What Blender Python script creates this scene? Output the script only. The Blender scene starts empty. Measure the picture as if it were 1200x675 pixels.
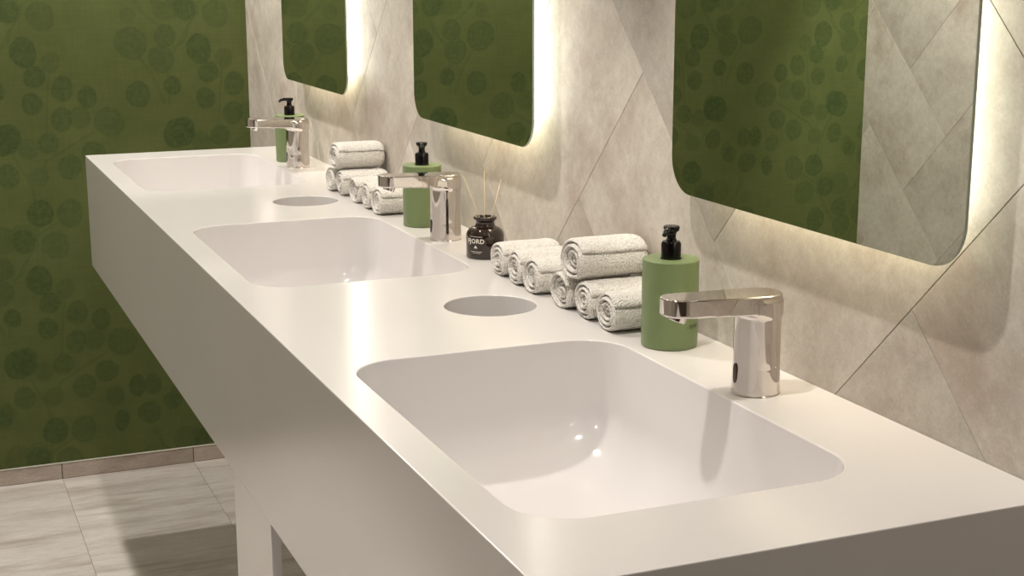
import bpy, bmesh, math, random
import numpy as np
from mathutils import Vector, Matrix, noise as mnoise

random.seed(7)
S = bpy.context.scene
COL = S.collection
PI = math.pi
H = 0.9545            # height of the counter top above the floor
ROOM_X = -2.148       # opposite wall
Y0, YB = -1.75, 3.1734  # wall behind the viewer, green wall
ZC = H + 1.30         # ceiling
DEPTH, LEN, THK = 0.5, 2.7538, 0.2724

# ------------------------------------------------------------------ helpers
def link(o, parent=None):
    COL.objects.link(o)
    if parent: o.parent = parent
    return o

def obj_from(name, me, mat=None, parent=None, smooth=True, loc=(0, 0, 0)):
    if mat is not None:
        me.materials.append(mat)
    o = bpy.data.objects.new(name, me)
    o.location = loc
    if smooth:
        me.polygons.foreach_set('use_smooth', [True] * len(me.polygons))
    return link(o, parent)

def bm_obj(name, bm, mat=None, parent=None, smooth=False, loc=(0, 0, 0)):
    me = bpy.data.meshes.new(name)
    bmesh.ops.recalc_face_normals(bm, faces=bm.faces[:])
    bm.to_mesh(me); bm.free()
    return obj_from(name, me, mat, parent, smooth, loc)

def tag(o, label, cat, group=None):
    o['label'] = label; o['category'] = cat
    if group: o['group'] = group
    return o

def struct(o):
    o['kind'] = 'structure'; return o

def empty(name, loc, label, cat, group=None, rz=0):
    o = bpy.data.objects.new(name, None)
    o.empty_display_size = 0.03
    o.location = loc; o.rotation_euler = (0, 0, rz)
    link(o)
    return tag(o, label, cat, group)

def dup(root, loc, label, rz=None):
    r = root.copy(); COL.objects.link(r); r.location = loc
    if rz is not None: r.rotation_euler = (0, 0, rz)
    r['label'] = label
    for ch in list(root.children):
        c = ch.copy(); COL.objects.link(c); c.parent = r
        for g in list(ch.children):
            d = g.copy(); COL.objects.link(d); d.parent = c
    return r

def auto(o, ang=35):
    """smooth by angle, stored as sharp edges"""
    me = o.data
    bm = bmesh.new(); bm.from_mesh(me)
    for e in bm.edges:
        if len(e.link_faces) == 2 and e.calc_face_angle(0) > math.radians(ang):
            e.smooth = False
    for f in bm.faces: f.smooth = True
    bm.to_mesh(me); bm.free()
    return o

def box(bm, x0, x1, y0, y1, z0, z1, bev=0.0, seg=2):
    m = Matrix.Translation(((x0+x1)/2, (y0+y1)/2, (z0+z1)/2)) @ Matrix.Diagonal((x1-x0, y1-y0, z1-z0, 1))
    r = bmesh.ops.create_cube(bm, size=1, matrix=m)
    if bev > 0:
        es = set(e for v in r['verts'] for e in v.link_edges)
        bmesh.ops.bevel(bm, geom=list(es), offset=bev, segments=seg, profile=0.5, affect='EDGES')

def lathe(bm, prof, n=48, cx=0, cy=0):
    """prof: list of (r, z); r = 0 closes with a point"""
    rings = []
    for r, z in prof:
        if r < 1e-6: rings.append([bm.verts.new((cx, cy, z))])
        else: rings.append([bm.verts.new((cx+r*math.cos(2*PI*k/n), cy+r*math.sin(2*PI*k/n), z)) for k in range(n)])
    for a, b in zip(rings, rings[1:]):
        if len(a) == 1 and len(b) == 1: continue
        for k in range(n):
            k2 = (k+1) % n
            if len(a) == 1: bm.faces.new((a[0], b[k2], b[k]))
            elif len(b) == 1: bm.faces.new((a[k], a[k2], b[0]))
            else: bm.faces.new((a[k], a[k2], b[k2], b[k]))

def arc(cx, cz, r, a0, a1, n=5):
    return [(cx+r*math.cos(math.radians(a0+(a1-a0)*i/n)), cz+r*math.sin(math.radians(a0+(a1-a0)*i/n))) for i in range(n+1)]

def rrect(x0, x1, y0, y1, r, nc=10, ns=6):
    """rounded rectangle loop, ccw, with subdivided straight sides"""
    pts = []
    cs = [((x1-r, y0+r), -90), ((x1-r, y1-r), 0), ((x0+r, y1-r), 90), ((x0+r, y0+r), 180)]
    for k, ((cx, cy), a) in enumerate(cs):
        c = [(cx+r*math.cos(math.radians(a+90*i/nc)), cy+r*math.sin(math.radians(a+90*i/nc))) for i in range(nc+1)]
        pts += c
        (nx, ny), na = cs[(k+1) % 4]
        q = (nx+r*math.cos(math.radians(na)), ny+r*math.sin(math.radians(na)))
        p = c[-1]
        for i in range(1, ns):
            pts.append((p[0]+(q[0]-p[0])*i/ns, p[1]+(q[1]-p[1])*i/ns))
    return pts

def tube(bm, pts, rads, n=12, caps=True):
    rings = []
    P = [Vector(p) for p in pts]
    up = Vector((0, 0, 1))
    for i, p in enumerate(P):
        t = (P[min(i+1, len(P)-1)] - P[max(i-1, 0)]).normalized()
        a = t.cross(up)
        if a.length < 1e-3: a = t.cross(Vector((0, 1, 0)))
        a.normalize(); b = t.cross(a).normalized()
        rings.append([bm.verts.new(p + (a*math.cos(2*PI*k/n)+b*math.sin(2*PI*k/n))*rads[i]) for k in range(n)])
    for A, B in zip(rings, rings[1:]):
        for k in range(n):
            bm.faces.new((A[k], A[(k+1) % n], B[(k+1) % n], B[k]))
    if caps:
        bm.faces.new(rings[0][::-1]); bm.faces.new(rings[-1])

# ------------------------------------------------------------------ materials
def nmat(name):
    m = bpy.data.materials.new(name); m.use_nodes = True
    nt = m.node_tree
    return m, nt, nt.nodes['Principled BSDF']

def N(nt, t, **k):
    n = nt.nodes.new(t)
    for a, v in k.items():
        if a in n.inputs.keys() and not hasattr(n, a): n.inputs[a].default_value = v
        else: setattr(n, a, v)
    return n

def simple(name, col, rough=0.5, metal=0.0, **kw):
    m, nt, b = nmat(name)
    b.inputs['Base Color'].default_value = (*col, 1)
    b.inputs['Roughness'].default_value = rough
    b.inputs['Metallic'].default_value = metal
    for k, v in kw.items(): b.inputs[k.replace('_', ' ')].default_value = v
    return m

def ramp(nt, stops):
    r = nt.nodes.new('ShaderNodeValToRGB')
    el = r.color_ramp.elements
    while len(el) < len(stops): el.new(0.5)
    for e, (p, c) in zip(el, stops):
        e.position = p; e.color = (*c, 1) if len(c) == 3 else c
    return r

def noise(nt, vec, scale, detail=4, rough=0.55, dist=0.0):
    n = nt.nodes.new('ShaderNodeTexNoise')
    n.inputs['Scale'].default_value = scale; n.inputs['Detail'].default_value = detail
    n.inputs['Roughness'].default_value = rough; n.inputs['Distortion'].default_value = dist
    if vec is not None: nt.links.new(vec, n.inputs['Vector'])
    return n

def mapping(nt, vec, sc):
    m = nt.nodes.new('ShaderNodeMapping'); m.inputs['Scale'].default_value = sc
    nt.links.new(vec, m.inputs['Vector']); return m.outputs[0]

def mix(nt, fac, a, b, mode='MIX'):
    m = nt.nodes.new('ShaderNodeMix'); m.data_type = 'RGBA'; m.blend_type = mode
    for s, v in ((0, fac), (6, a), (7, b)):
        if hasattr(v, 'is_linked') or isinstance(v, bpy.types.NodeSocket): nt.links.new(v, m.inputs[s])
        else: m.inputs[s].default_value = v if s == 0 else (*v, 1)
    return m.outputs[2]

def solid_surface(name, rough, g=1.0, b_=1.0):
    m, nt, b = nmat(name)
    tc = N(nt, 'ShaderNodeTexCoord')
    n = noise(nt, tc.outputs['Object'], 3, 2)
    r = ramp(nt, [(0.3, (0.69*g, 0.668*g, 0.650*g*b_)), (0.7, (0.71*g, 0.688*g, 0.670*g*b_))])
    nt.links.new(n.outputs[0], r.inputs[0]); nt.links.new(r.outputs[0], b.inputs['Base Color'])
    b.inputs['Roughness'].default_value = rough
    return m

M_TOP = solid_surface('satin_solid_surface', 0.19)
M_BASIN = solid_surface('polished_solid_surface', 0.12, 1.07, 1.02)
M_CHROME = simple('chrome', (0.71, 0.672, 0.645), 0.035, 1.0)
M_BLACK = simple('black_plastic', (0.003, 0.0025, 0.0025), 0.20, Specular_IOR_Level=0.3)
M_SENSOR = simple('dark_red_sensor_glass', (0.05, 0.012, 0.010), 0.1)
M_GAP = simple('dark_gap', (0.02, 0.017, 0.015), 0.6)
M_PAINT = simple('off_white_paint', (0.72, 0.68, 0.62), 0.7)
M_MIRROR = simple('mirror_silver', (0.86, 0.89, 0.83), 0.0, 1.0)
M_EDGE = simple('mirror_glass_edge', (0.48, 0.55, 0.46), 0.15)
M_ALU = simple('brushed_aluminium', (0.7, 0.7, 0.68), 0.35, 1.0)
M_REED = simple('pale_reed', (0.72, 0.60, 0.38), 0.6)
M_INK = simple('white_ink', (0.78, 0.74, 0.68), 0.5)
M_GINK = simple('dark_green_ink', (0.02, 0.035, 0.012), 0.5)
M_GROUT = simple('brown_grout', (0.13, 0.095, 0.065), 0.8)
M_FGROUT = simple('floor_grout', (0.20, 0.17, 0.14), 0.8)

def glow(name, col, st):
    m = bpy.data.materials.new(name); m.use_nodes = True
    nt = m.node_tree; nt.nodes.clear()
    e = nt.nodes.new('ShaderNodeEmission'); e.inputs[0].default_value = (*col, 1); e.inputs[1].default_value = st
    o = nt.nodes.new('ShaderNodeOutputMaterial'); nt.links.new(e.outputs[0], o.inputs[0])
    return m
LED_COL = (1.0, 0.92, 0.79)
M_LED = glow('led_diffuser', LED_COL, 7.5)
M_LEDB = glow('led_diffuser_dim', (1.0, 0.85, 0.63), 10.5)
M_LENS = glow('downlight_lens', (1.0, 0.92, 0.82), 60.0)

def green_plastic():
    m, nt, b = nmat('sage_green_plastic')
    tc = N(nt, 'ShaderNodeTexCoord')
    n = noise(nt, tc.outputs['Object'], 60, 3)
    r = ramp(nt, [(0.3, (0.165, 0.225, 0.095)), (0.7, (0.178, 0.240, 0.104))])
    nt.links.new(n.outputs[0], r.inputs[0]); nt.links.new(r.outputs[0], b.inputs['Base Color'])
    b.inputs['Roughness'].default_value = 0.38
    return m
M_GREEN = green_plastic()

def amber():
    m, nt, b = nmat('dark_amber_glass')
    b.inputs['Base Color'].default_value = (0.026, 0.012, 0.008, 1)
    b.inputs['Roughness'].default_value = 0.04
    b.inputs['IOR'].default_value = 1.5
    b.inputs['Transmission Weight'].default_value = 0.25
    b.inputs['Coat Weight'].default_value = 0.5
    b.inputs['Coat Roughness'].default_value = 0.03
    return m
M_AMBER = amber()

def terry():
    m, nt, b = nmat('white_terry_cloth')
    tc = N(nt, 'ShaderNodeTexCoord')
    v = nt.nodes.new('ShaderNodeTexVoronoi'); v.inputs['Scale'].default_value = 430
    nt.links.new(tc.outputs['Object'], v.inputs['Vector'])
    n = noise(nt, tc.outputs['Object'], 260, 3, 0.6)
    r = ramp(nt, [(0.3, (0.90, 0.875, 0.83)), (0.9, (0.72, 0.69, 0.63))])
    nt.links.new(v.outputs['Distance'], r.inputs[0])
    r2 = ramp(nt, [(0.3, (0.88, 0.87, 0.85)), (0.6, (1, 1, 1))])
    nt.links.new(n.outputs[0], r2.inputs[0])
    c = mix(nt, 1.0, r.outputs[0], r2.outputs[0], 'MULTIPLY')
    nt.links.new(c, b.inputs['Base Color'])
    b.inputs['Roughness'].default_value = 0.95
    b.inputs['Sheen Weight'].default_value = 0.3
    b.inputs['Specular IOR Level'].default_value = 0.1
    add = N(nt, 'ShaderNodeMath', operation='SUBTRACT')
    nt.links.new(n.outputs[0], add.inputs[0]); nt.links.new(v.outputs['Distance'], add.inputs[1])
    bp = nt.nodes.new('ShaderNodeBump'); bp.inputs['Strength'].default_value = 0.9
    bp.inputs['Distance'].default_value = 0.0022
    nt.links.new(add.outputs[0], bp.inputs['Height']); nt.links.new(bp.outputs[0], b.inputs['Normal'])
    return m
M_TERRY = terry()

def stone(name, lo, mid, hi, rough=0.5, streak=(1, 1, 1), scale=1.0, patch=(0.55, 0.45, 0.36), pamt=0.75, tone=0.10):
    """stone tile; UV is metric along the tile, attribute 'tone' is per tile"""
    m, nt, b = nmat(name)
    uv = N(nt, 'ShaderNodeUVMap'); uv.uv_map = 'UVMap'
    v = mapping(nt, uv.outputs[0], streak)
    n1 = noise(nt, v, 5*scale, 8, 0.68, 0.0)
    n2 = noise(nt, v, 45*scale, 7, 0.8, 0.0)
    n3 = noise(nt, v, 4.2*scale, 9, 0.7, 0.0)
    n4 = noise(nt, uv.outputs[0], 300, 3, 0.7)
    r1 = ramp(nt, [(0.30, lo), (0.50, mid), (0.72, hi)])
    nt.links.new(n1.outputs[0], r1.inputs[0])
    r2 = ramp(nt, [(0.35, (0.85, 0.835, 0.815)), (0.65, (1.08, 1.08, 1.08))])
    nt.links.new(n2.outputs[0], r2.inputs[0])
    c = mix(nt, 1.0, r1.outputs[0], r2.outputs[0], 'MULTIPLY')
    r3 = ramp(nt, [(0.51, (0, 0, 0)), (0.66, (1, 1, 1))])
    nt.links.new(n3.outputs[0], r3.inputs[0])
    pm = N(nt, 'ShaderNodeMath', operation='MULTIPLY'); pm.inputs[1].default_value = pamt
    nt.links.new(r3.outputs[0], pm.inputs[0])
    c = mix(nt, pm.outputs[0], c, patch)
    r4 = ramp(nt, [(0.3, (0.91, 0.91, 0.91)), (0.7, (1.05, 1.05, 1.05))])
    nt.links.new(n4.outputs[0], r4.inputs[0])
    c = mix(nt, 1.0, c, r4.outputs[0], 'MULTIPLY')
    at = N(nt, 'ShaderNodeAttribute'); at.attribute_name = 'tone'
    mr = N(nt, 'ShaderNodeMapRange')
    mr.inputs['To Min'].default_value = 1-tone; mr.inputs['To Max'].default_value = 1+tone*0.5
    nt.links.new(at.outputs['Fac'], mr.inputs['Value'])
    cc = N(nt, 'ShaderNodeCombineColor')
    for k in range(3): nt.links.new(mr.outputs[0], cc.inputs[k])
    c = mix(nt, 1.0, c, cc.outputs[0], 'MULTIPLY')
    nt.links.new(c, b.inputs['Base Color'])
    b.inputs['Roughness'].default_value = rough
    bp = nt.nodes.new('ShaderNodeBump'); bp.inputs['Strength'].default_value = 0.12; bp.inputs['Distance'].default_value = 0.0008
    nt.links.new(n2.outputs[0], bp.inputs['Height']); nt.links.new(bp.outputs[0], b.inputs['Normal'])
    return m
M_STONE = stone('beige_stone_tile', (0.47, 0.425, 0.37), (0.59, 0.55, 0.49), (0.67, 0.63, 0.57), 0.5,
                (1, 1, 1), 1.0, (0.39, 0.32, 0.265), 0.8, tone=0.16)
M_FLOOR = stone('veined_floor_tile', (0.56, 0.52, 0.485), (0.71, 0.677, 0.64), (0.79, 0.76, 0.725), 0.42,
                (4.2, 0.55, 1), 0.8, (0.44, 0.385, 0.335), 0.85, tone=0.05)
M_SKIRT = stone('brown_skirting_tile', (0.52, 0.44, 0.385), (0.62, 0.54, 0.48), (0.70, 0.62, 0.555), 0.45,
                (1, 3.0, 1), 1.6, (0.42, 0.34, 0.29), 0.6, tone=0.2)

def wallpaper():
    m, nt, b = nmat('green_leaf_wallpaper')
    at = N(nt, 'ShaderNodeAttribute'); at.attribute_name = 'leaf'
    sep = N(nt, 'ShaderNodeSeparateColor'); nt.links.new(at.outputs['Color'], sep.inputs[0])
    tc = N(nt, 'ShaderNodeTexCoord')
    w1 = noise(nt, mapping(nt, tc.outputs['Object'], (12, 1, 320)), 1.0, 2, 0.6)
    w2 = noise(nt, mapping(nt, tc.outputs['Object'], (320, 1, 12)), 1.0, 2, 0.6)
    n = noise(nt, tc.outputs['Object'], 7, 5, 0.6)
    base = ramp(nt, [(0.35, (0.092, 0.118, 0.034)), (0.65, (0.112, 0.138, 0.043))])
    nt.links.new(n.outputs[0], base.inputs[0])
    n5 = noise(nt, tc.outputs['Object'], 90, 4, 0.7)
    lf = ramp(nt, [(0.38, (0.038, 0.068, 0.019)), (0.62, (0.068, 0.100, 0.029))])
    nt.links.new(n5.outputs[0], lf.inputs[0])
    c = mix(nt, sep.outputs[0], base.outputs[0], lf.outputs[0])
    add = N(nt, 'ShaderNodeMath', operation='ADD')
    nt.links.new(w1.outputs[0], add.inputs[0]); nt.links.new(w2.outputs[0], add.inputs[1])
    r = ramp(nt, [(0.36, (0.92, 0.92, 0.92)), (0.64, (1.06, 1.06, 1.06))])
    h = N(nt, 'ShaderNodeMath', operation='MULTIPLY'); h.inputs[1].default_value = 0.5
    nt.links.new(add.outputs[0], h.inputs[0]); nt.links.new(h.outputs[0], r.inputs[0])
    c = mix(nt, 1.0, c, r.outputs[0], 'MULTIPLY')
    nt.links.new(c, b.inputs['Base Color'])
    b.inputs['Roughness'].default_value = 0.75
    b.inputs['Specular IOR Level'].default_value = 0.25
    return m
M_PAPER = wallpaper()

# ------------------------------------------------------------------ room shell
def tiles_mesh(rects, bounds, to3d, gap=0.0007, depth=0.0012):
    """rects: list of 4-corner polygons in wall coordinates with uv frames; clipped to bounds"""
    bm = bmesh.new(); uvl = bm.loops.layers.uv.new('UVMap'); tl = bm.loops.layers.float_color.new('tone')
    x0, x1, y0, y1 = bounds
    for (o, a, b, la, lb) in rects:      # origin, unit axes, lengths
        o, a, b = Vector(o), Vector(a), Vector(b)
        ru, rv, t = random.uniform(0, 20), random.uniform(0, 20), random.random()
        cs = [(gap/2, gap/2), (la-gap/2, gap/2), (la-gap/2, lb-gap/2), (gap/2, lb-gap/2)]
        e = 0.0004
        ci = [(gap/2+e, gap/2+e), (la-gap/2-e, gap/2+e), (la-gap/2-e, lb-gap/2-e), (gap/2+e, lb-gap/2-e)]
        pts = [o+a*s+b*q for s, q in cs]
        if max(p.x for p in pts) < x0 or min(p.x for p in pts) > x1 or max(p.y for p in pts) < y0 or min(p.y for p in pts) > y1: continue
        lo = [bm.verts.new((*(o+a*s+b*q), -depth)) for s, q in cs]
        hi = [bm.verts.new((*(o+a*s+b*q), 0)) for s, q in ci]
        fs = [bm.faces.new(hi)] + [bm.faces.new((lo[k], lo[(k+1) % 4], hi[(k+1) % 4], hi[k])) for k in range(4)]
        for f in fs:
            for l in f.loops:
                d = Vector(l.vert.co[:2]) - o
                l[uvl].uv = (d.dot(a)+ru, d.dot(b)+rv); l[tl] = (t, t, t, 1)
    for co, no in (((x0, 0, 0), (-1, 0, 0)), ((x1, 0, 0), (1, 0, 0)), ((0, y0, 0), (0, -1, 0)), ((0, y1, 0), (0, 1, 0))):
        bmesh.ops.bisect_plane(bm, geom=bm.verts[:]+bm.edges[:]+bm.faces[:], plane_co=co, plane_no=no, clear_outer=True)
    for f in bm.faces: f.material_index = 0
    vs = [bm.verts.new((x, y, -depth)) for x, y in ((x0, y0), (x1, y0), (x1, y1), (x0, y1))]
    g = bm.faces.new(vs); g.material_index = 1
    for v in bm.verts: v.co = to3d(v.co.x, v.co.y, v.co.z)
    return bm

def finish_tiles(name, bm, m0, m1):
    me = bpy.data.meshes.new(name); bm.to_mesh(me); bm.free()
    me.materials.append(m0); me.materials.append(m1)
    o = bpy.data.objects.new(name, me); link(o); return struct(o)

W = 0.2745
# vertical tile: top cell has d==2, start (lower) cell has d==3
def herring2(ymin, ymax, zmin, zmax):
    r2 = math.sqrt(0.5)
    U, V = Vector((r2, r2)), Vector((-r2, r2))
    out = []
    for i in range(-40, 50):
        for j in range(-50, 40):
            d = (i-j-2) % 4
            u, v = 0.2430+W*i, -0.0715+W*j
            o = U*u+V*v
            if o.x < ymin-1 or o.x > ymax+1 or o.y < zmin-1 or o.y > zmax+1: continue
            if d == 0: out.append((o, U, V, 2*W, W))
            elif d == 3: out.append((o+U*W, V, -U, 2*W, W))
    return out

rc = herring2(Y0, YB, -H, ZC-H)
bm = tiles_mesh(rc, (Y0, YB, -H, ZC-H), lambda y, z, d: Vector((-d, y, z+H)))
# d negative = behind the tile face, so x = -d would be positive (into the wall)
finish_tiles('wall_right', bm, M_STONE, M_GROUT)
bm = tiles_mesh(rc, (Y0, YB, -H, ZC-H), lambda y, z, d: Vector((ROOM_X+d, y, z+H)))
finish_tiles('wall_left', bm, M_STONE, M_GROUT)

# floor: long veined tiles, joints continue those of the skirting
fr = []
FW = 0.3655
for k in range(-2, 9):
    x = -0.205-FW*k
    y = YB-5.24
    while y < YB+0.1:
        fr.append(((x-FW, y), (0, 1), (1, 0), 1.31, FW)); y += 1.31
bm = tiles_mesh([((o[0], o[1]), a, b, la, lb) for o, a, b, la, lb in fr], (ROOM_X, 0.0, Y0, YB),
                lambda x, y, d: Vector((x, y, d)))
finish_tiles('floor', bm, M_FLOOR, M_FGROUT)

def plane(name, pts, mat):
    me = bpy.data.meshes.new(name); me.from_pydata([tuple(p) for p in pts], [], [(0, 1, 2, 3)])
    return struct(obj_from(name, me, mat, smooth=False))
plane('ceiling', [(ROOM_X, Y0, ZC), (ROOM_X, YB, ZC), (0, YB, ZC), (0, Y0, ZC)], M_PAINT)
plane('wall_front', [(ROOM_X, Y0, 0), (0, Y0, 0), (0, Y0, ZC), (ROOM_X, Y0, ZC)], simple('low_bounce_dark_brown', (0.09, 0.065, 0.05), 0.5))  # unseen wall, darkened to cut bounce and give the chrome darker reflections

# ---- green wallpaper wall: leaf pattern worked out per vertex, repeats every 0.4607 x 0.613 m
PX, PZ = 0.4607, 0.613
# (x, z above counter, rx, rz, strength)
leaves = [
 (-0.5944, 0.2259, 0.034, 0.0404, 0.9), (-0.5272, 0.1986, 0.0257, 0.0261, 0.45), (-0.5706, 0.1615, 0.0281, 0.0293, 0.8),
 (-0.5813, 0.0904, 0.0277, 0.0288, 0.8), (-0.5013, 0.1278, 0.0277, 0.034, 0.75), (-0.438, 0.1042, 0.024, 0.0313, 0.8),
 (-0.5454, 0.3199, 0.0364, 0.0379, 0.5), (-0.6272, 0.3362, 0.0294, 0.0336, 0.75), (-0.508, 0.0472, 0.0283, 0.0318, 0.7),
 (-0.4612, 0.0498, 0.0305, 0.0295, 0.45), (-0.3844, 0.0351, 0.0392, 0.0408, 0.55), (-0.3165, 0.2445, 0.0436, 0.0442, 0.6),
 (-0.2244, 0.2629, 0.0283, 0.0322, 0.65), (-0.2368, 0.201, 0.0349, 0.0374, 0.6), (-0.3038, 0.1066, 0.0333, 0.0347, 0.75),
 (-0.2099, 0.1273, 0.0227, 0.0268, 0.85), (-0.2201, 0.3421, 0.037, 0.0386, 0.4), (-0.2006, -0.0032, 0.0414, 0.0408, 0.95),
 (-0.3209, 0.3186, 0.0218, 0.0204, 0.3), (-0.1695, 0.3437, 0.0349, 0.0408, 0.3), (-0.5461, -0.0147, 0.0274, 0.0286, 0.7),
 (-0.5994, -0.0286, 0.0261, 0.0272, 0.5), (-0.4948, -0.0822, 0.0318, 0.0331, 0.7), (-0.6464, 0.001, 0.0327, 0.0386, 0.85),
 (-0.6536, -0.0988, 0.0283, 0.0318, 0.7), (-0.5778, -0.1054, 0.0261, 0.0272, 0.45), (-0.5792, -0.2035, 0.0353, 0.0352, 0.95),
 (-0.5026, -0.2076, 0.0349, 0.0386, 0.6), (-0.4305, -0.6585, 0.0305, 0.0318, 0.7), (-0.4132, -0.7341, 0.0261, 0.0272, 0.55),
 (-0.3506, -0.7112, 0.0218, 0.0336, 0.95), (-0.3078, -0.711, 0.024, 0.0318, 0.7), (-0.3974, -0.8076, 0.0196, 0.0318, 0.9),
 (-0.3205, -0.7929, 0.0327, 0.0318, 0.7), (-0.2563, -0.765, 0.024, 0.025, 0.6), (-0.7041, -0.7554, 0.0196, 0.0318, 0.5),
]
# stems as polylines (x, z)
stems = [
 [(-0.5918, 0.3729), (-0.5926, 0.362), (-0.5928, 0.3254), (-0.6188, 0.29), (-0.631, 0.2506), (-0.6508, 0.2379), (-0.6684, 0.2273)],
 [(-0.5335, 0.1748), (-0.5394, 0.1097), (-0.551, 0.0011)],
 [(-0.6388, -0.0425), (-0.6147, -0.0918), (-0.5933, -0.1391), (-0.5894, -0.1787)],
 [(-0.5648, -0.0877), (-0.5576, -0.065), (-0.5263, -0.0473), (-0.4772, -0.0184), (-0.4264, 0.0092)],
 [(-0.5907, -0.2298), (-0.5935, -0.2647), (-0.6015, -0.2922), (-0.6272, -0.3137)],
 [(-0.5935, -0.2647), (-0.5354, -0.2312), (-0.5191, -0.2206)],
 [(-0.3037, 0.3858), (-0.294, 0.3587), (-0.283, 0.3286), (-0.2432, 0.2924)],
 [(-0.1369, 0.3241), (-0.1631, 0.2865), (-0.1836, 0.2455), (-0.2035, 0.216), (-0.2116, 0.1932)],
 [(-0.2926, 0.2022), (-0.2643, 0.1607), (-0.2476, 0.1202), (-0.2337, 0.0779)],
 [(-0.2204, 0.1703), (-0.22, 0.0727)],
 [(-0.3126, -0.8473), (-0.2864, -0.8993)],
]
CAMP = dict(C=(-0.9139, -0.9433, 0.4590), yaw=-0.3938, pitch=-0.2177, roll=-0.0013, f=1730.91)
def cam_axes():
    y, p, r = CAMP['yaw'], CAMP['pitch'], CAMP['roll']
    fwd = Vector((-math.sin(y)*math.cos(p), math.cos(y)*math.cos(p), math.sin(p)))
    right = Vector((math.cos(y), math.sin(y), 0)); up = right.cross(fwd)
    return right*math.cos(r)+up*math.sin(r), -right*math.sin(r)+up*math.cos(r), fwd
AX_R, AX_U, AX_F = cam_axes()

def leaf_field(nx, nz):
    """one repeat of the pattern as an array"""
    X, Z = np.meshgrid(np.arange(nx)/nx*PX, np.arange(nz)/nz*PZ, indexing='ij')
    F = np.zeros((nx, nz))
    rng = np.random.RandomState(3)
    for (x, z, rx, rz, s) in leaves:
        dx = (X-x+PX/2) % PX-PX/2; dz = (Z-z+PZ/2) % PZ-PZ/2
        th = np.arctan2(dz, dx); a = rng.rand(4)*6.28
        wob = 1+0.035*np.sin(2*th+a[0])+0.025*np.sin(3*th+a[1])+0.012*np.sin(7*th+a[2])
        r = np.sqrt((dx/rx)**2+(dz/rz)**2)/wob
        e = np.clip((1-r)*min(rx, rz)/0.0030+0.5, 0, 1)
        rim = np.exp(-((r-0.94)/0.05)**2)*0.22
        vein = 0.10*np.exp(-((np.abs(np.sin(th*3.5+a[3]))*r)/0.05)**2)*(r > 0.1)
        v = e*(s*(0.80+rim+vein))
        F = 1-(1-F)*(1-np.clip(v, 0, 1)*0.92)
    for L in stems:
        for (x0, z0), (x1, z1) in zip(L, L[1:]):
            cx, cz = (x0+x1)/2, (z0+z1)/2
            dx = (X-cx+PX/2) % PX-PX/2; dz = (Z-cz+PZ/2) % PZ-PZ/2
            ux, uz = x1-x0, z1-z0; l = math.hypot(ux, uz); ux /= l; uz /= l
            t = np.clip(dx*ux+dz*uz, -l/2, l/2)
            d = np.hypot(dx-t*ux, dz-t*uz)
            F = np.maximum(F, 0.42*np.exp(-(d/0.0024)**2))
    return F

def green_wall():
    step = 0.0031
    nx = int(-ROOM_X/step); xs = np.linspace(ROOM_X, 0, nx+1)
    zf = np.arange(0.0, H+0.47, step); zs = np.concatenate([zf, np.linspace(zf[-1]+step*1.5, ZC, 150)])
    nz = len(zs)
    fx, fz = 300, 400
    F = leaf_field(fx, fz)
    X, Z = np.meshgrid(xs, zs, indexing='ij')
    gx = ((X % PX)/PX*fx); gz = (((Z-H) % PZ)/PZ*fz)
    i0 = np.floor(gx).astype(int); j0 = np.floor(gz).astype(int); a = gx-i0; b = gz-j0
    i0 %= fx; j0 %= fz; i1 = (i0+1) % fx; j1 = (j0+1) % fz
    V = F[i0, j0]*(1-a)*(1-b)+F[i1, j0]*a*(1-b)+F[i0, j1]*(1-a)*b+F[i1, j1]*a*b
    n = X.size
    co = np.stack([X, np.full_like(X, YB), Z], -1).reshape(-1).astype(np.float32)
    idx = np.arange(n).reshape(X.shape)
    q = np.stack([idx[:-1, :-1], idx[1:, :-1], idx[1:, 1:], idx[:-1, 1:]], -1).reshape(-1, 4)
    me = bpy.data.meshes.new('wall_back')
    me.vertices.add(n); me.vertices.foreach_set('co', co)
    me.loops.add(q.size); me.loops.foreach_set('vertex_index', q.reshape(-1).astype(np.int32))
    me.polygons.add(len(q)); me.polygons.foreach_set('loop_start', np.arange(0, q.size, 4, dtype=np.int32))
    me.update(calc_edges=True)
    ca = me.color_attributes.new('leaf', 'FLOAT_COLOR', 'POINT')
    c = np.ones((n, 4), np.float32); c[:, :3] = V.reshape(-1, 1)
    ca.data.foreach_set('color', c.reshape(-1))
    return struct(obj_from('wall_back', me, M_PAPER, smooth=False))
green_wall()

# skirting of the green wall: brown tiles with a thin light trim on top
bb = []
x = -0.205+FW*1
while x > ROOM_X:
    bb.append(((x-FW, 0), (1, 0), (0, 1), FW, 0.0445)); x -= FW
bm = tiles_mesh(bb, (ROOM_X, -0.0015, 0, 0.0445), lambda x, z, d: Vector((x, YB-0.010-d, z)), gap=0.0022)
vs = [bm.verts.new(c) for c in ((ROOM_X, YB-0.010, 0.0445), (-0.0015, YB-0.010, 0.0445), (-0.0015, YB, 0.0445), (ROOM_X, YB, 0.0445))]
f = bm.faces.new(vs); f.material_index = 0
finish_tiles('baseboard_back', bm, M_SKIRT, M_GROUT)
bm = bmesh.new(); box(bm, ROOM_X, -0.0015, YB-0.0115, YB-0.0005, 0.0446, 0.0458)
struct(bm_obj('trim_1', bm, simple('skirting_trim', (0.55, 0.52, 0.45), 0.4)))

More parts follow.
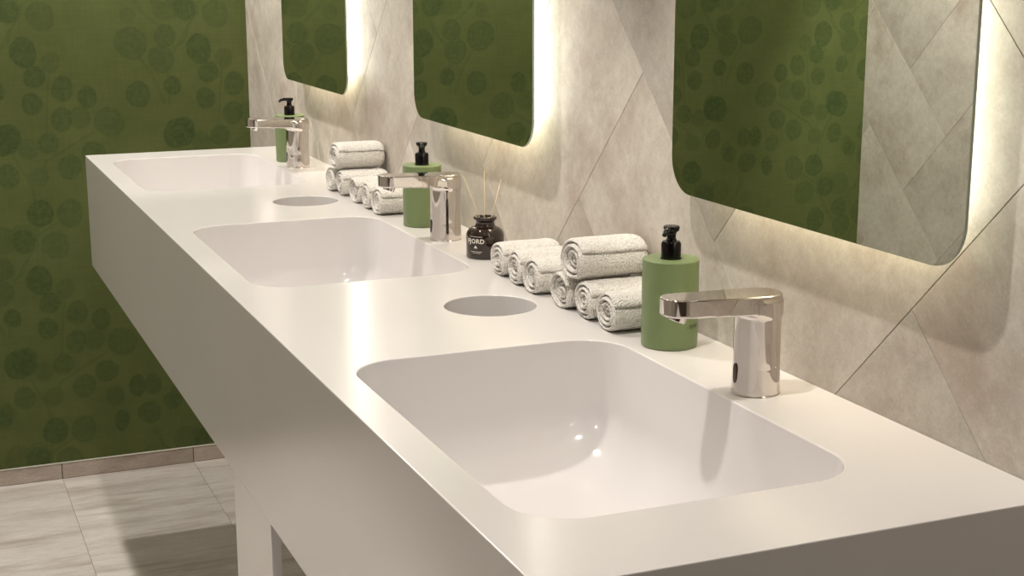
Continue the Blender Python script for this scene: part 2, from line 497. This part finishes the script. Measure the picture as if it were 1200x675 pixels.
# ------------------------------------------------------------------ counter
BX0, BX1, BYA, BYB, BP = -0.4563, -0.1164, 0.1193, 0.6678, 0.9849
HOLES = [(-0.187, 0.8835), (-0.187, 1.8635)]
HR = 0.0630
counter = empty('washbasin_counter', (-DEPTH/2, LEN/2, 0),
                'long white washbasin counter with three sunken basins along the tiled wall', 'washbasin counter')
OFF = Vector((DEPTH/2, -LEN/2, 0))
RB = 0.0018
def counter_body():
    bm = bmesh.new()
    e = 0.0012
    def loop(pts, z):
        vs = [bm.verts.new((x, y, z)) for x, y in pts]
        es = [bm.edges.new((vs[i], vs[(i+1) % len(vs)])) for i in range(len(vs))]
        return vs, es
    outer = [(-DEPTH+e, e), (-0.0005, e), (-0.0005, LEN-e), (-DEPTH+e, LEN-e)]
    vo, eo = loop(outer, H)
    edges = list(eo); rings = []
    for k in range(3):
        pts = rrect(BX0-RB, BX1+RB, BYA-RB+k*BP, BYB+RB+k*BP, 0.060+RB, 14, 4)
        v, es = loop(pts, H); edges += es; rings.append(v)
    for hx, hy in HOLES:
        pts = [(hx+(HR+RB)*math.cos(2*PI*i/72), hy+(HR+RB)*math.sin(2*PI*i/72)) for i in range(72)]
        v, es = loop(pts, H); edges += es; rings.append(v)
    bmesh.ops.triangle_fill(bm, use_beauty=True, edges=edges)
    for f in bm.faces: f.smooth = False
    # edge rounding + apron
    prev = vo
    for dz, o in ((0.00035, 0.00035), (0.0012, 0.0)):
        cur = [bm.verts.new((x, y, H-dz)) for x, y in ((-DEPTH+o, o), (-0.0005, o), (-0.0005, LEN-o), (-DEPTH+o, LEN-o))]
        for i in range(4): bm.faces.new((prev[i], prev[(i+1) % 4], cur[(i+1) % 4], cur[i]))
        prev = cur
    cur = [bm.verts.new((x, y, H-THK)) for x, y in ((-DEPTH, 0), (-0.0005, 0), (-0.0005, LEN), (-DEPTH, LEN))]
    for i in range(4): bm.faces.new((prev[i], prev[(i+1) % 4], cur[(i+1) % 4], cur[i]))
    bm.faces.new(cur)
    for v in bm.verts: v.co += OFF
    return bm
bm = counter_body()
me = bpy.data.meshes.new('countertop')
bmesh.ops.recalc_face_normals(bm, faces=bm.faces[:]); bm.to_mesh(me); bm.free()
obj_from('countertop', me, M_TOP, counter, smooth=False)

def basin(k):
    bm = bmesh.new()
    prof = []            # inset from rim, depth, extra
    for i in range(6):
        a = i/5*PI/2
        prof.append((-RB*(1-math.sin(a)), RB*(1-math.cos(a))))
    D = 0.1480; RF = 0.075; dr = 0.009
    prof.append((0.003, 0.04)); prof.append((dr, D-RF))
    for i in range(1, 13):
        a = i/12*PI/2
        prof.append((dr+RF*(1-math.cos(a)), D-RF+RF*math.sin(a)))
    rings = []
    x0, x1, y0, y1 = BX0, BX1, BYA+k*BP, BYB+k*BP
    for ins, d in prof:
        r = 0.060+ins*0.20 if ins > 0 else 0.060-ins
        rings.append([bm.verts.new((x, y, H-d)) for x, y in rrect(x0+ins, x1-ins, y0+ins, y1-ins, r, 14, 8)])
    n = len(rings[0]); last = rings[-1]
    cx, cy = (x0+x1)/2, (y0+y1)/2
    for t in (0.8, 0.6, 0.4, 0.2):
        rings.append([bm.verts.new((cx+(v.co.x-cx)*t, cy+(v.co.y-cy)*t, H-D-0.006*(1-t)**1.0)) for v in last])
    for A, B in zip(rings, rings[1:]):
        for i in range(n): bm.faces.new((A[i], B[i], B[(i+1) % n], A[(i+1) % n]))
    c = bm.verts.new((cx, cy, H-D-0.006))
    for i in range(n): bm.faces.new((rings[-1][i], c, rings[-1][(i+1) % n]))
    for v in bm.verts: v.co += OFF
    me = bpy.data.meshes.new('basin'); bm.to_mesh(me); bm.free()
    return obj_from('basin', me, M_BASIN, counter)
for k in range(3): basin(k)
for hx, hy in HOLES:
    bm = bmesh.new()
    prof = [(HR+RB-RB*math.sin(a*PI/10), H-RB*(1-math.cos(a*PI/10))) for a in range(6)]
    prof = [(HR+RB*(1-math.sin(a*PI/10)), H-RB*(1-math.cos(a*PI/10))) for a in range(6)]
    prof += [(HR, H-0.10), (HR, H-0.262), (0, H-0.262)]
    lathe(bm, prof, 72, hx, hy)
    for v in bm.verts: v.co += OFF
    o = bm_obj('waste_hole', bm, M_TOP, counter, True); auto(o, 50)
bm = bmesh.new(); box(bm, -DEPTH, -DEPTH+0.014, 0.893, 1.1225, 0, H-THK, 0.0008)
for v in bm.verts: v.co += OFF
bm_obj('support_leg', bm, M_TOP, counter)

# ------------------------------------------------------------------ mirrors with side lights
def mirror(y0, y1, label, first=None):
    zb, zt = H+0.1829, H+1.12
    yc = (y0+y1)/2
    root = empty('wall_mirror', (-0.02, yc, zb), label, 'mirror', 'backlit mirrors over the basins')
    w = (y1-y0)/2
    def slab(xf, xb, w_, z0, z1, r, bev=0.0004):
        bm = bmesh.new()
        pts = rrect(-w_, w_, z0, z1, r, 12, 2)
        pin = rrect(-w_+bev, w_-bev, z0+bev, z1-bev, r-bev, 12, 2)
        F = [bm.verts.new((xf, a, b)) for a, b in pin]
        M = [bm.verts.new((xf+bev, a, b)) for a, b in pts]
        B = [bm.verts.new((xb, a, b)) for a, b in pts]
        n = len(pts)
        f = bm.faces.new(F); f.material_index = 1
        for P, Q in ((F, M), (M, B)):
            for i in range(n): bm.faces.new((P[i], P[(i+1) % n], Q[(i+1) % n], Q[i]))
        bm.faces.new(B[::-1])
        return bm
    bm = slab(-0.020, -0.0168, w, 0, zt-zb, 0.045)
    bmesh.ops.recalc_face_normals(bm, faces=bm.faces[:])
    me = bpy.data.meshes.new('mirror_glass'); bm.to_mesh(me); bm.free()
    me.materials.append(M_EDGE); me.materials.append(M_MIRROR)
    obj_from('mirror_glass', me, None, root, False)
    # backing frame
    bm = bmesh.new()
    box(bm, -0.0149, -0.008, -w+0.075, w-0.075, 0.09, zt-zb-0.06, 0.001)
    bm_obj('backing_plate', bm, M_ALU, root)
    bm = bmesh.new()
    box(bm, -0.008, 0.0192, -w+0.085, w-0.085, 0.16, zt-zb-0.10, 0.001)
    bm_obj('wall_bracket', bm, M_ALU, root)
    bm = bmesh.new()
    box(bm, -0.0145, 0.0192, -w+0.078, w-0.078, 0.0385, 0.0505, 0.0008)
    bl = bm_obj('bottom_light', bm, M_LEDB, root)
    bl['label'] = 'dim warm light strip behind the lower mirror edge'
    for s in (-1, 1):
        yo = s*(w-0.060)
        bm = bmesh.new()
        box(bm, -0.0145, 0.0192, min(yo, yo-s*0.014), max(yo, yo-s*0.014), 0.0385, zt-zb-0.04, 0.0008)
        lt = bm_obj('side_light', bm, M_LED, root)
        lt['label'] = 'glowing white light strip behind the mirror edge'
    return root
mirror(0.1035, 0.6482, 'rounded backlit mirror nearest the viewer, showing green wallpaper and tiles')
mirror(1.0795, 1.6245, 'middle one of the three rounded backlit mirrors, over the middle basin')
mirror(2.0566, 2.6016, 'farthest rounded backlit mirror, next to the green wallpaper wall')

# ------------------------------------------------------------------ faucets (implicit surface, meshed here)
def surface_nets(f, lo, hi, h):
    xs = [np.arange(lo[k], hi[k]+h, h) for k in range(3)]
    X, Y, Z = np.meshgrid(*xs, indexing='ij')
    Fv = f(X, Y, Z); s = Fv < 0
    nx, ny, nz = Fv.shape
    acc = np.zeros((nx-1, ny-1, nz-1, 3)); cnt = np.zeros((nx-1, ny-1, nz-1))
    cor = [(i, j, k) for i in (0, 1) for j in (0, 1) for k in (0, 1)]
    for a in cor:
        for ax in range(3):
            if a[ax] == 1: continue
            b = list(a); b[ax] = 1; b = tuple(b)
            sl = lambda c: tuple(slice(c[q], Fv.shape[q]-1+c[q]) for q in range(3))
            fa, fb = Fv[sl(a)], Fv[sl(b)]
            cr = (fa < 0) != (fb < 0)
            t = np.where(cr, fa/(fa-fb+1e-20*(~cr)+(~cr)*1.0), 0)
            for q in range(3):
                acc[..., q] += np.where(cr, a[q]+(t if q == ax else 0), 0)
            cnt += cr
    act = cnt > 0
    ids = -np.ones(act.shape, int); ids[act] = np.arange(act.sum())
    I = np.argwhere(act)
    P = (I+acc[act]/cnt[act][:, None])*h+np.array(lo)
    quads = []
    for ax in range(3):
        o1, o2 = [q for q in range(3) if q != ax]
        sa = [slice(None)]*3; sb = [slice(None)]*3
        sa[ax] = slice(0, -1); sb[ax] = slice(1, None)
        ch = s[tuple(sa)] != s[tuple(sb)]
        E = np.argwhere(ch)
        E = E[(E[:, o1] > 0) & (E[:, o2] > 0) & (E[:, o1] < Fv.shape[o1]-1) & (E[:, o2] < Fv.shape[o2]-1)]
        e1 = np.zeros(3, int); e1[o1] = 1; e2 = np.zeros(3, int); e2[o2] = 1
        q = np.stack([ids[tuple((E-e1-e2).T)], ids[tuple((E-e2).T)], ids[tuple(E.T)], ids[tuple((E-e1).T)]], 1)
        ins = s[tuple(E.T)]
        flip = ins if ax != 1 else ~ins
        q[~flip] = q[~flip][:, ::-1]
        quads.append(q)
    Q = np.concatenate(quads); Q = Q[(Q >= 0).all(1)]
    def grad(P):
        e = 1e-5; g = np.zeros_like(P)
        for q in range(3):
            d = np.zeros(3); d[q] = e
            g[:, q] = (f(*(P+d).T)-f(*(P-d).T))/(2*e)
        return g
    for _ in range(4):
        g = grad(P); v = f(*P.T)
        P = P-g*(v/(np.sum(g*g, 1)+1e-9))[:, None]*0.8
    g = grad(P); g /= np.linalg.norm(g, axis=1)[:, None]+1e-12
    return P, Q, g

def smin(a, b, k):
    h = np.clip(0.5+0.5*(b-a)/k, 0, 1)
    return b*(1-h)+a*h-k*h*(1-h)
def f_faucet(X, Y, Z):       # origin: centre of the column at the counter; spout towards -x
    rr = 0.0016
    def ext(d2, dz):
        a = d2+rr; b = dz+rr
        return np.minimum(np.maximum(a, b), 0)+np.hypot(np.maximum(a, 0), np.maximum(b, 0))-rr
    # spout, a stadium in plan
    t = np.clip(X, -0.0965, 0.0015)
    w = 0.0236-0.0022*np.clip(-X/0.1, 0, 1)
    d2 = np.hypot(X-t, Y)-w
    u = np.clip(-X/0.12, 0, 1)
    top = 0.1115+0.0035*u; low = 0.0885+0.0075*u**0.6
    dz = np.abs(Z-(top+low)/2)-(top-low)/2
    sp = ext(d2, dz)
    # column
    t = np.clip(X, -0.0030, 0.0015)
    d2 = np.hypot(X-t, Y)-0.0236-0.0012*np.clip((0.03-Z)/0.03, 0, 1)
    dz = np.abs(Z-0.052)-0.052
    co = ext(d2, dz)
    return smin(sp, co, 0.007)
P, Q, G = surface_nets(f_faucet, (-0.1235, -0.0285, -0.003), (0.0290, 0.0285, 0.1200), 0.0015)
def make_faucet(loc, label):
    root = empty('sensor_faucet', loc, label, 'faucet', 'chrome sensor faucets, one behind each basin')
    me = bpy.data.meshes.new('faucet_body')
    me.from_pydata([tuple(p) for p in P], [], [tuple(int(i) for i in q) for q in Q])
    bm = bmesh.new(); bm.from_mesh(me); bmesh.ops.recalc_face_normals(bm, faces=bm.faces[:]); bm.to_mesh(me); bm.free()
    o = obj_from('faucet_body', me, M_CHROME, root)
    me.normals_split_custom_set_from_vertices([tuple(g) for g in G])
    # aerator, tilted under the tip
    bm = bmesh.new()
    lathe(bm, [(0, -0.0085), (0.0085, -0.0085), (0.0095, -0.0078), (0.0105, 0.006), (0, 0.006)], 32)
    bmesh.ops.transform(bm, matrix=Matrix.Translation((-0.0980, 0, 0.0965)) @ Matrix.Rotation(math.radians(20), 4, 'Y'), verts=bm.verts[:])
    a = bm_obj('aerator', bm, M_CHROME, root, True); auto(a, 30)
    # sensor window on the front of the column
    bm = bmesh.new()
    n = 28; ring = []
    for dx in (0.0004, -0.0006):
        vs = []
        for i in range(n):
            an = 2*PI*i/n
            yy = 0.0036*math.cos(an); zz = 0.024+0.0075*math.sin(an)+math.copysign(0.0035, math.sin(an))
            xx = -0.003-math.sqrt(max(0.0242**2-yy*yy, 0))+dx
            vs.append(bm.verts.new((xx, yy, zz)))
        ring.append(vs)
    for i in range(n): bm.faces.new((ring[0][i], ring[0][(i+1) % n], ring[1][(i+1) % n], ring[1][i]))
    bm.faces.new(ring[1])
    sw = bm_obj('sensor_window', bm, M_SENSOR, root); sw['label'] = 'dark oval sensor window'
    bm = bmesh.new()
    lathe(bm, [(0, 0), (0.0020, 0), (0.0022, -0.0004), (0.0022, -0.0014)], 20)
    bmesh.ops.transform(bm, matrix=Matrix.Translation((0.0105, -0.0221, 0.030)) @ Matrix.Rotation(math.radians(22), 4, 'Z') @ Matrix.Rotation(math.radians(90), 4, 'X'), verts=bm.verts[:])
    bm_obj('set_screw', bm, M_CHROME, root)
    bm = bmesh.new()
    lathe(bm, [(0.0262, 0.0), (0.0262, 0.0012), (0.0240, 0.0014)], 48)
    bm_obj('base_ring', bm, M_CHROME, root, True)
    return root
f0 = make_faucet((-0.0735, 0.386, H), 'chrome sensor faucet at the nearest basin, beside the near soap dispenser')
dup(f0, (-0.0725, 1.372, H), 'chrome sensor faucet at the middle basin, between soap dispenser and reed bottle')
dup(f0, (-0.0745, 2.349, H), 'chrome sensor faucet at the farthest basin, by the far soap dispenser')

# ------------------------------------------------------------------ soap dispensers
def txt_wrap(name, txt, size, z, ang0, R, mat, parent, spacing=1.0):
    """flat lettering wrapped on a cylinder of radius R; ang0 = start angle in degrees, runs to +angle"""
    cu = bpy.data.curves.new(name, 'FONT'); cu.body = txt; cu.size = size; cu.space_character = spacing
    cu.resolution_u = 3; cu.offset = size*0.028
    tmp = bpy.data.objects.new(name+'_tmp', cu); COL.objects.link(tmp)
    dg = bpy.context.evaluated_depsgraph_get()
    me = bpy.data.meshes.new_from_object(tmp.evaluated_get(dg))
    bpy.data.objects.remove(tmp); bpy.data.curves.remove(cu)
    for v in me.vertices:
        a = math.radians(ang0)+v.co.x/R
        v.co = (R*math.cos(a), R*math.sin(a), z+v.co.y)
    me.materials.clear()
    return obj_from(name, me, mat, parent, smooth=False)

# camera sits towards (-0.85, -1.54) from the near bottle: that is angle -119 degrees; left in view = smaller angle
def cam_ang(x, y): return math.degrees(math.atan2(CAMP['C'][1]-y, CAMP['C'][0]-x))
def make_disp_at(x, y, nozzle_deg, label, letters=True):
    """nozzle_deg: 0 = towards the viewer, + = to the viewer's left"""
    ca = cam_ang(x, y)
    global TXT_CA
    TXT_CA = ca
    root = empty('soap_dispenser', (x, y, H), label, 'soap dispenser', 'green pump soap dispensers on the counter')
    R, HB = 0.0345, 0.1080
    bm = bmesh.new()
    prof = [(0, 0.0012), (R-0.007, 0.0012), (R-0.006, 0), (R-0.004, 0)]+arc(R-0.0025, 0.0025, 0.0025, -90, 0, 5)
    prof += [(R, 0.02), (R, HB-0.003)]+arc(R-0.0012, HB-0.0012, 0.0012, 0, 90, 4)
    prof += [(0.0135, HB), (0.0128, HB-0.001), (0.0128, HB-0.0035), (0, HB-0.0035)]
    lathe(bm, prof, 96)
    b = bm_obj('bottle', bm, M_GREEN, root, True); auto(b, 40)
    if letters:
        for (txt, z, size, a0) in (('FJORD', 0.0655, 0.0060, ca+52), ('- FJORD', 0.0265, 0.0060, ca+38)):
            txt_wrap('printed_lettering', txt, size, z, a0, R+0.00015, M_GINK, b)
    bm = bmesh.new()
    z = HB-0.0034
    lathe(bm, [(0, z), (0.0118, z), (0.0121, z+0.0045), (0.0121, z+0.0215), (0.0105, z+0.0245), (0.0066, z+0.0252), (0.0062, z+0.0262),
               (0.0062, z+0.0275), (0.0056, z+0.028), (0.0056, z+0.036), (0, z+0.036)], 32)
    c = bm_obj('pump_collar', bm, M_BLACK, root, True); auto(c, 40)
    bm = bmesh.new()
    z += 0.0335
    lathe(bm, [(0, z), (0.0060, z), (0.0064, z+0.002), (0.0093, z+0.0040), (0.0098, z+0.0060)]+arc(0.0080, z+0.0078, 0.0020, 0, 90, 4)+[(0, z+0.0098)], 32)
    tube(bm, [(0.0, 0, z+0.0064), (0.012, 0, z+0.0064), (0.020, 0, z+0.0050), (0.0245, 0, z+0.0015)],
         [0.0034, 0.0034, 0.0032, 0.0028], 14)
    h = bm_obj('pump_head', bm, M_BLACK, root, True); auto(h, 50)
    h.rotation_euler = (0, 0, math.radians(ca-nozzle_deg))
    return root
make_disp_at(-0.0635, 0.602, 20, 'green soap dispenser with black pump beside the nearest faucet and white towel rolls')
make_disp_at(-0.0635, 1.518, 0, 'green soap dispenser with black pump behind the middle faucet')
make_disp_at(-0.0635, 2.462, 75, 'green soap dispenser with black pump behind the farthest faucet, nearest the green wall')

# ------------------------------------------------------------------ reed diffuser
jx, jy = -0.0672, 1.205
jar = empty('reed_diffuser', (jx, jy, H), 'dark brown glass reed diffuser bottle lettered FJORD beside the rolled towels', 'reed diffuser')
bm = bmesh.new()
R = 0.0305
prof = [(0, 0.001), (R-0.006, 0.0)]+arc(R-0.0035, 0.0035, 0.0035, -90, 0, 5)+[(R, 0.030)]+arc(R-0.016, 0.0335, 0.016, 0, 78, 8)
prof += [(0.0158, 0.0510), (0.0152, 0.0530), (0.0152, 0.0575), (0.0170, 0.0590), (0.0186, 0.0605), (0.0188, 0.0635), (0.0178, 0.0650), (0.0140, 0.0650), (0.0126, 0.0640), (0.0122, 0.050), (0.0200, 0.040), (R-0.003, 0.030), (R-0.003, 0.005), (0, 0.004)]
lathe(bm, prof, 56)
jb = bm_obj('glass_bottle', bm, M_AMBER, jar, True)
ca = cam_ang(jx, jy)
Rj = R+0.0002
# lettering starts left of the middle as the viewer sees it
txt_wrap('printed_lettering', 'FJORD', 0.0098, 0.0260, ca-60, Rj, M_INK, jb, 1.12)
def wrap_quad(bm, a0, a1, z0, z1, n=10):
    vs = []
    for i in range(n+1):
        a = math.radians(a0+(a1-a0)*i/n)
        vs.append((bm.verts.new((Rj*math.cos(a), Rj*math.sin(a), z0)), bm.verts.new((Rj*math.cos(a), Rj*math.sin(a), z1))))
    for p, q in zip(vs, vs[1:]): bm.faces.new((p[0], q[0], q[1], p[1]))
bm = bmesh.new()
wrap_quad(bm, ca-50, ca-8, 0.0362, 0.0367)
wrap_quad(bm, ca-46, ca-10, 0.0125, 0.0131)
wrap_quad(bm, ca-40, ca-14, 0.0102, 0.0107)
# little triangle mark between the lines
a = [math.radians(ca-30+t) for t in (-6, 6, 0)]
v = [bm.verts.new((Rj*math.cos(a[0]), Rj*math.sin(a[0]), 0.0180)), bm.verts.new((Rj*math.cos(a[1]), Rj*math.sin(a[1]), 0.0180)),
     bm.verts.new((Rj*math.cos(a[2]), Rj*math.sin(a[2]), 0.0228))]
bm.faces.new(v)
bm_obj('printed_mark', bm, M_INK, jb)
def to_dir(px_left, depth):      # offset seen from the camera: left amount, away amount
    c = math.radians(ca)
    tow = Vector((math.cos(c), math.sin(c), 0)); left = Vector((math.sin(c), -math.cos(c), 0))
    return left*px_left - tow*depth
for (b_, t_, ht) in ((to_dir(0.001, -0.003), to_dir(0.0010, 0.004), 0.137), (to_dir(-0.0105, 0.0), to_dir(-0.0255, 0.008), 0.122), (to_dir(0.0100, 0.002), to_dir(0.034, 0.004), 0.128)):
    bm = bmesh.new()
    d0 = Vector((b_.x, b_.y, 0.0655)); d1 = Vector((t_.x, t_.y, ht))
    st = d0+(d0-d1)*0.75
    st.x *= 0.5; st.y *= 0.5
    tube(bm, [st, d0, d1], [0.00065]*3, 8)
    s = bm_obj('reed_stick', bm, M_REED, jar, True)

# ------------------------------------------------------------------ rolled towels
def towel_mesh(seed, ry=0.0365, rz=0.0285, L=0.099):
    rnd = random.Random(seed)
    turns = 4.2+rnd.random()*0.3
    npt = 44; NT = int(turns*npt)
    off = rnd.random()*100
    # x stations, dense near both ends
    xs = [0, 0.0008, 0.002, 0.004, 0.007]+[0.007+(L-0.023)*i/14 for i in range(1, 15)]+[L-0.012, L-0.008, L-0.004, L-0.0015, L]
    th = [0.25, 0.52, 0.75, 0.92, 1.0]+[1.0]*14+[0.97, 0.9, 0.8, 0.6, 0.3]
    en = []
    for x in xs:
        a = max(0, 1-x/0.006); b = max(0, 1-(L-x)/0.018)
        en.append(1-0.03*a*a-0.20*(1-math.sqrt(max(0, 1-b*b))))
    s = 0.97/turns*1.02
    verts = []; NX = len(xs)
    def nz(a, b, c): return mnoise.noise(Vector((a+off, b, c)))
    for i in range(NT+1):
        t = i/npt                      # turns walked inwards
        a = 2*PI*t+0.50
        fl = math.exp(-t/0.10)
        seam = max(0, 1-t/0.02)       # soft outer edge
        r = 1-s*t*0.985-0.62*s*fl
        r = max(r, 0.03)
        jit = nz(t*2.2, 3.3, 0)*0.0030+(0.0012*math.sin(t*1.7+seed))+0.0022*(t/turns)
        for j, x in enumerate(xs):
            rr = r*(1+0.020*nz(math.cos(a)*1.5+t, math.sin(a)*1.5, x*30)+0.008*nz(math.cos(a)*6, math.sin(a)*6+t*3, x*160))*en[j]
            half = s*0.5*(0.70+0.22*min(1, x/0.025))*th[j]*(1-0.35*seam)*(1-0.62*fl)
            mid = rr-s*0.5*0.92*(1-0.62*fl)
            k = (1-x/L)
            xx = x+jit*k*k*1.3-0.004*(1-r)*0*k
            # outer end wobbles a little along the roll
            aa = a+(0.14*nz(x*22, 7.7, off))*max(0, 1-t/0.35)
            for sg in (1, -1):
                q = mid+sg*half
                y = -q*math.cos(aa)*ry; z = q*math.sin(aa)*rz
                if z < -0.80*rz: z = -0.80*rz+(z+0.80*rz)*0.45     # resting side is a little flat
                verts.append((xx, y, z))
    faces = []
    def vid(i, j, sg): return (i*NX+j)*2+(0 if sg > 0 else 1)
    for i in range(NT):
        for j in range(NX-1):
            faces.append((vid(i, j, 1), vid(i, j+1, 1), vid(i+1, j+1, 1), vid(i+1, j, 1)))
            faces.append((vid(i, j, -1), vid(i+1, j, -1), vid(i+1, j+1, -1), vid(i, j+1, -1)))
        faces.append((vid(i, 0, 1), vid(i+1, 0, 1), vid(i+1, 0, -1), vid(i, 0, -1)))
        faces.append((vid(i, NX-1, 1), vid(i, NX-1, -1), vid(i+1, NX-1, -1), vid(i+1, NX-1, 1)))
    for j in range(NX-1):
        faces.append((vid(0, j, 1), vid(0, j, -1), vid(0, j+1, -1), vid(0, j+1, 1)))
        faces.append((vid(NT, j, 1), vid(NT, j+1, 1), vid(NT, j+1, -1), vid(NT, j, -1)))
    zmin = min(v[2] for v in verts)
    verts = [(x, y, z-zmin) for x, y, z in verts]
    me = bpy.data.meshes.new('rolled_towel')
    me.from_pydata(verts, [], faces)
    me.materials.append(M_TERRY)
    me.polygons.foreach_set('use_smooth', [True]*len(faces))
    me.update()
    return me
TW = [towel_mesh(k) for k in range(1, 5)]
TBIG = towel_mesh(9, 0.0400, 0.0310, 0.101)
def towel(me, x, y, z, label, group, rz=0, sc=1.0):
    o = bpy.data.objects.new('rolled_towel', me); link(o)
    o.location = (x, y, H+z); o.rotation_euler = (0, 0, math.radians(rz)); o.scale = (1, sc, sc)
    return tag(o, label, 'towel', group)
GN, GF = 'rolled white towels between the near and middle basins', 'rolled white towels between the middle and far basins'
towel(TW[0], -0.106, 1.062, 0, 'rolled white towel right beside the dark reed diffuser bottle', GN, 1)
towel(TW[1], -0.106, 0.995, 0, 'rolled white towel lying second from the dark reed diffuser bottle', GN, -1)
towel(TW[2], -0.106, 0.930, 0, 'rolled white towel lying third from the dark reed diffuser bottle', GN, 0.5)
towel(TW[3], -0.106, 0.832, 0, 'rolled white towel in the near row, fourth from the reed bottle, under the topmost roll', GN, -1)
towel(TW[0], -0.106, 0.762, 0, 'rolled white towel in the near row, fifth from the reed bottle, supporting the topmost roll', GN, 0)
towel(TW[1], -0.106, 0.693, 0, 'rolled white towel next to the nearest green soap dispenser', GN, 1)
towel(TBIG, -0.107, 0.793, 0.0480, 'rolled white towel lying on top of the near row, left of the nearest dispenser', GN, 0)
towel(TW[2], -0.106, 1.973, 0, 'bottom rolled white towel farthest along the far pile, beneath the top roll', GF, 1)
towel(TW[0], -0.106, 1.905, 0, 'bottom rolled white towel second in the far pile, also carrying the top roll', GF, 0)
towel(TW[3], -0.106, 1.803, 0, 'rolled white towel in the far pile just in front of the stacked ones', GF, -1)
towel(TW[1], -0.106, 1.729, 0, 'rolled white towel in the far pile, second from the middle dispenser', GF, 0)
towel(TW[2], -0.106, 1.655, 0, 'rolled white towel of the far pile lying nearest the middle green dispenser', GF, 1)
towel(TBIG, -0.107, 1.937, 0.0485, 'rolled white towel on top of the far pile', GF, 0)

# ------------------------------------------------------------------ ceiling lights
LIGHTS = [(-0.56, 0.35), (-0.56, 1.28), (-0.530, 2.20), (-0.525, 3.01)]
WHICH = ['over the nearest basin', 'over the middle basin', 'over the farthest basin', 'closest to the green wall']
def downlight(x, y, which, watts, cone=82, blend=0.30):
    root = empty('ceiling_light', (x, y, ZC), 'small round recessed ceiling light '+which, 'ceiling light', 'recessed ceiling lights along the counter')
    bm = bmesh.new()
    lathe(bm, [(0.042, 0), (0.042, -0.002), (0.040, -0.003), (0.031, -0.003), (0.029, -0.001), (0.029, 0)], 40)
    bm_obj('trim_ring', bm, M_ALU, root, True)
    bm = bmesh.new()
    lathe(bm, [(0, -0.0012), (0.0285, -0.0012), (0.0285, 0)], 32)
    bm_obj('lens', bm, M_LENS, root)
    ld = bpy.data.lights.new('spot_lamp', 'SPOT'); ld.energy = watts; ld.spot_size = math.radians(cone); ld.spot_blend = blend
    ld.shadow_soft_size = 0.024; ld.color = (1.0, 0.935, 0.865)
    lo = bpy.data.objects.new('spot_lamp', ld); link(lo, root); lo.location = (0, 0, -0.03)
    l2 = bpy.data.lights.new('spill_lamp', 'SPOT'); l2.energy = watts*0.20; l2.spot_size = math.radians(165); l2.spot_blend = 0.6
    l2.shadow_soft_size = 0.028; l2.color = (1.0, 0.93, 0.86)
    o2 = bpy.data.objects.new('spill_lamp', l2); link(o2, root); o2.location = (0, 0, -0.03)
    return root
for (x, y), w in zip(LIGHTS, WHICH): downlight(x, y, w, {0.35: 31, 3.01: 50}.get(y, 30))
# second row over the walkway; the far lamp is added
for y, w, e in ((0.38, 'over the walkway beside the near basin', 38), (2.45, 'added to brighten the left wall, by the far basin', 88)):
    root = downlight(-1.60, y, w, e, 82 if y < 1 else 56, 0.15 if y < 1 else 0.6)
    if y > 1:      # added lamp, turned to brighten the tiled left wall
        lamp = [c for c in root.children if c.name.startswith('spot_lamp')][0]
        lamp.rotation_euler = Vector((-0.62, 0.30, -1.15)).to_track_quat('-Z', 'Y').to_euler()
downlight(-0.56, -0.75, 'added behind the viewer to brighten the near end of the counter', 11)  # added unseen lamp, lifts the near counter and its end face

# ------------------------------------------------------------------ world, camera, view
wd = bpy.data.worlds.new('World'); S.world = wd; wd.use_nodes = True
wd.node_tree.nodes['Background'].inputs[0].default_value = (1, 0.95, 0.88, 1)
wd.node_tree.nodes['Background'].inputs[1].default_value = 0.05
cd = bpy.data.cameras.new('camera'); cd.sensor_width = 36; cd.lens = CAMP['f']/1200*36; cd.clip_start = 0.05
co = bpy.data.objects.new('camera', cd); link(co)
Rm = Matrix((AX_R, AX_U, -AX_F)).transposed()
C = Vector(CAMP['C'])+Vector((0, 0, H))
co.matrix_world = Matrix.Translation(C) @ Rm.to_4x4()
S.camera = co
S.view_settings.view_transform = 'Standard'
S.view_settings.look = 'None'
S.view_settings.exposure = 0.0
S.view_settings.gamma = 1
S.view_settings.use_curve_mapping = False
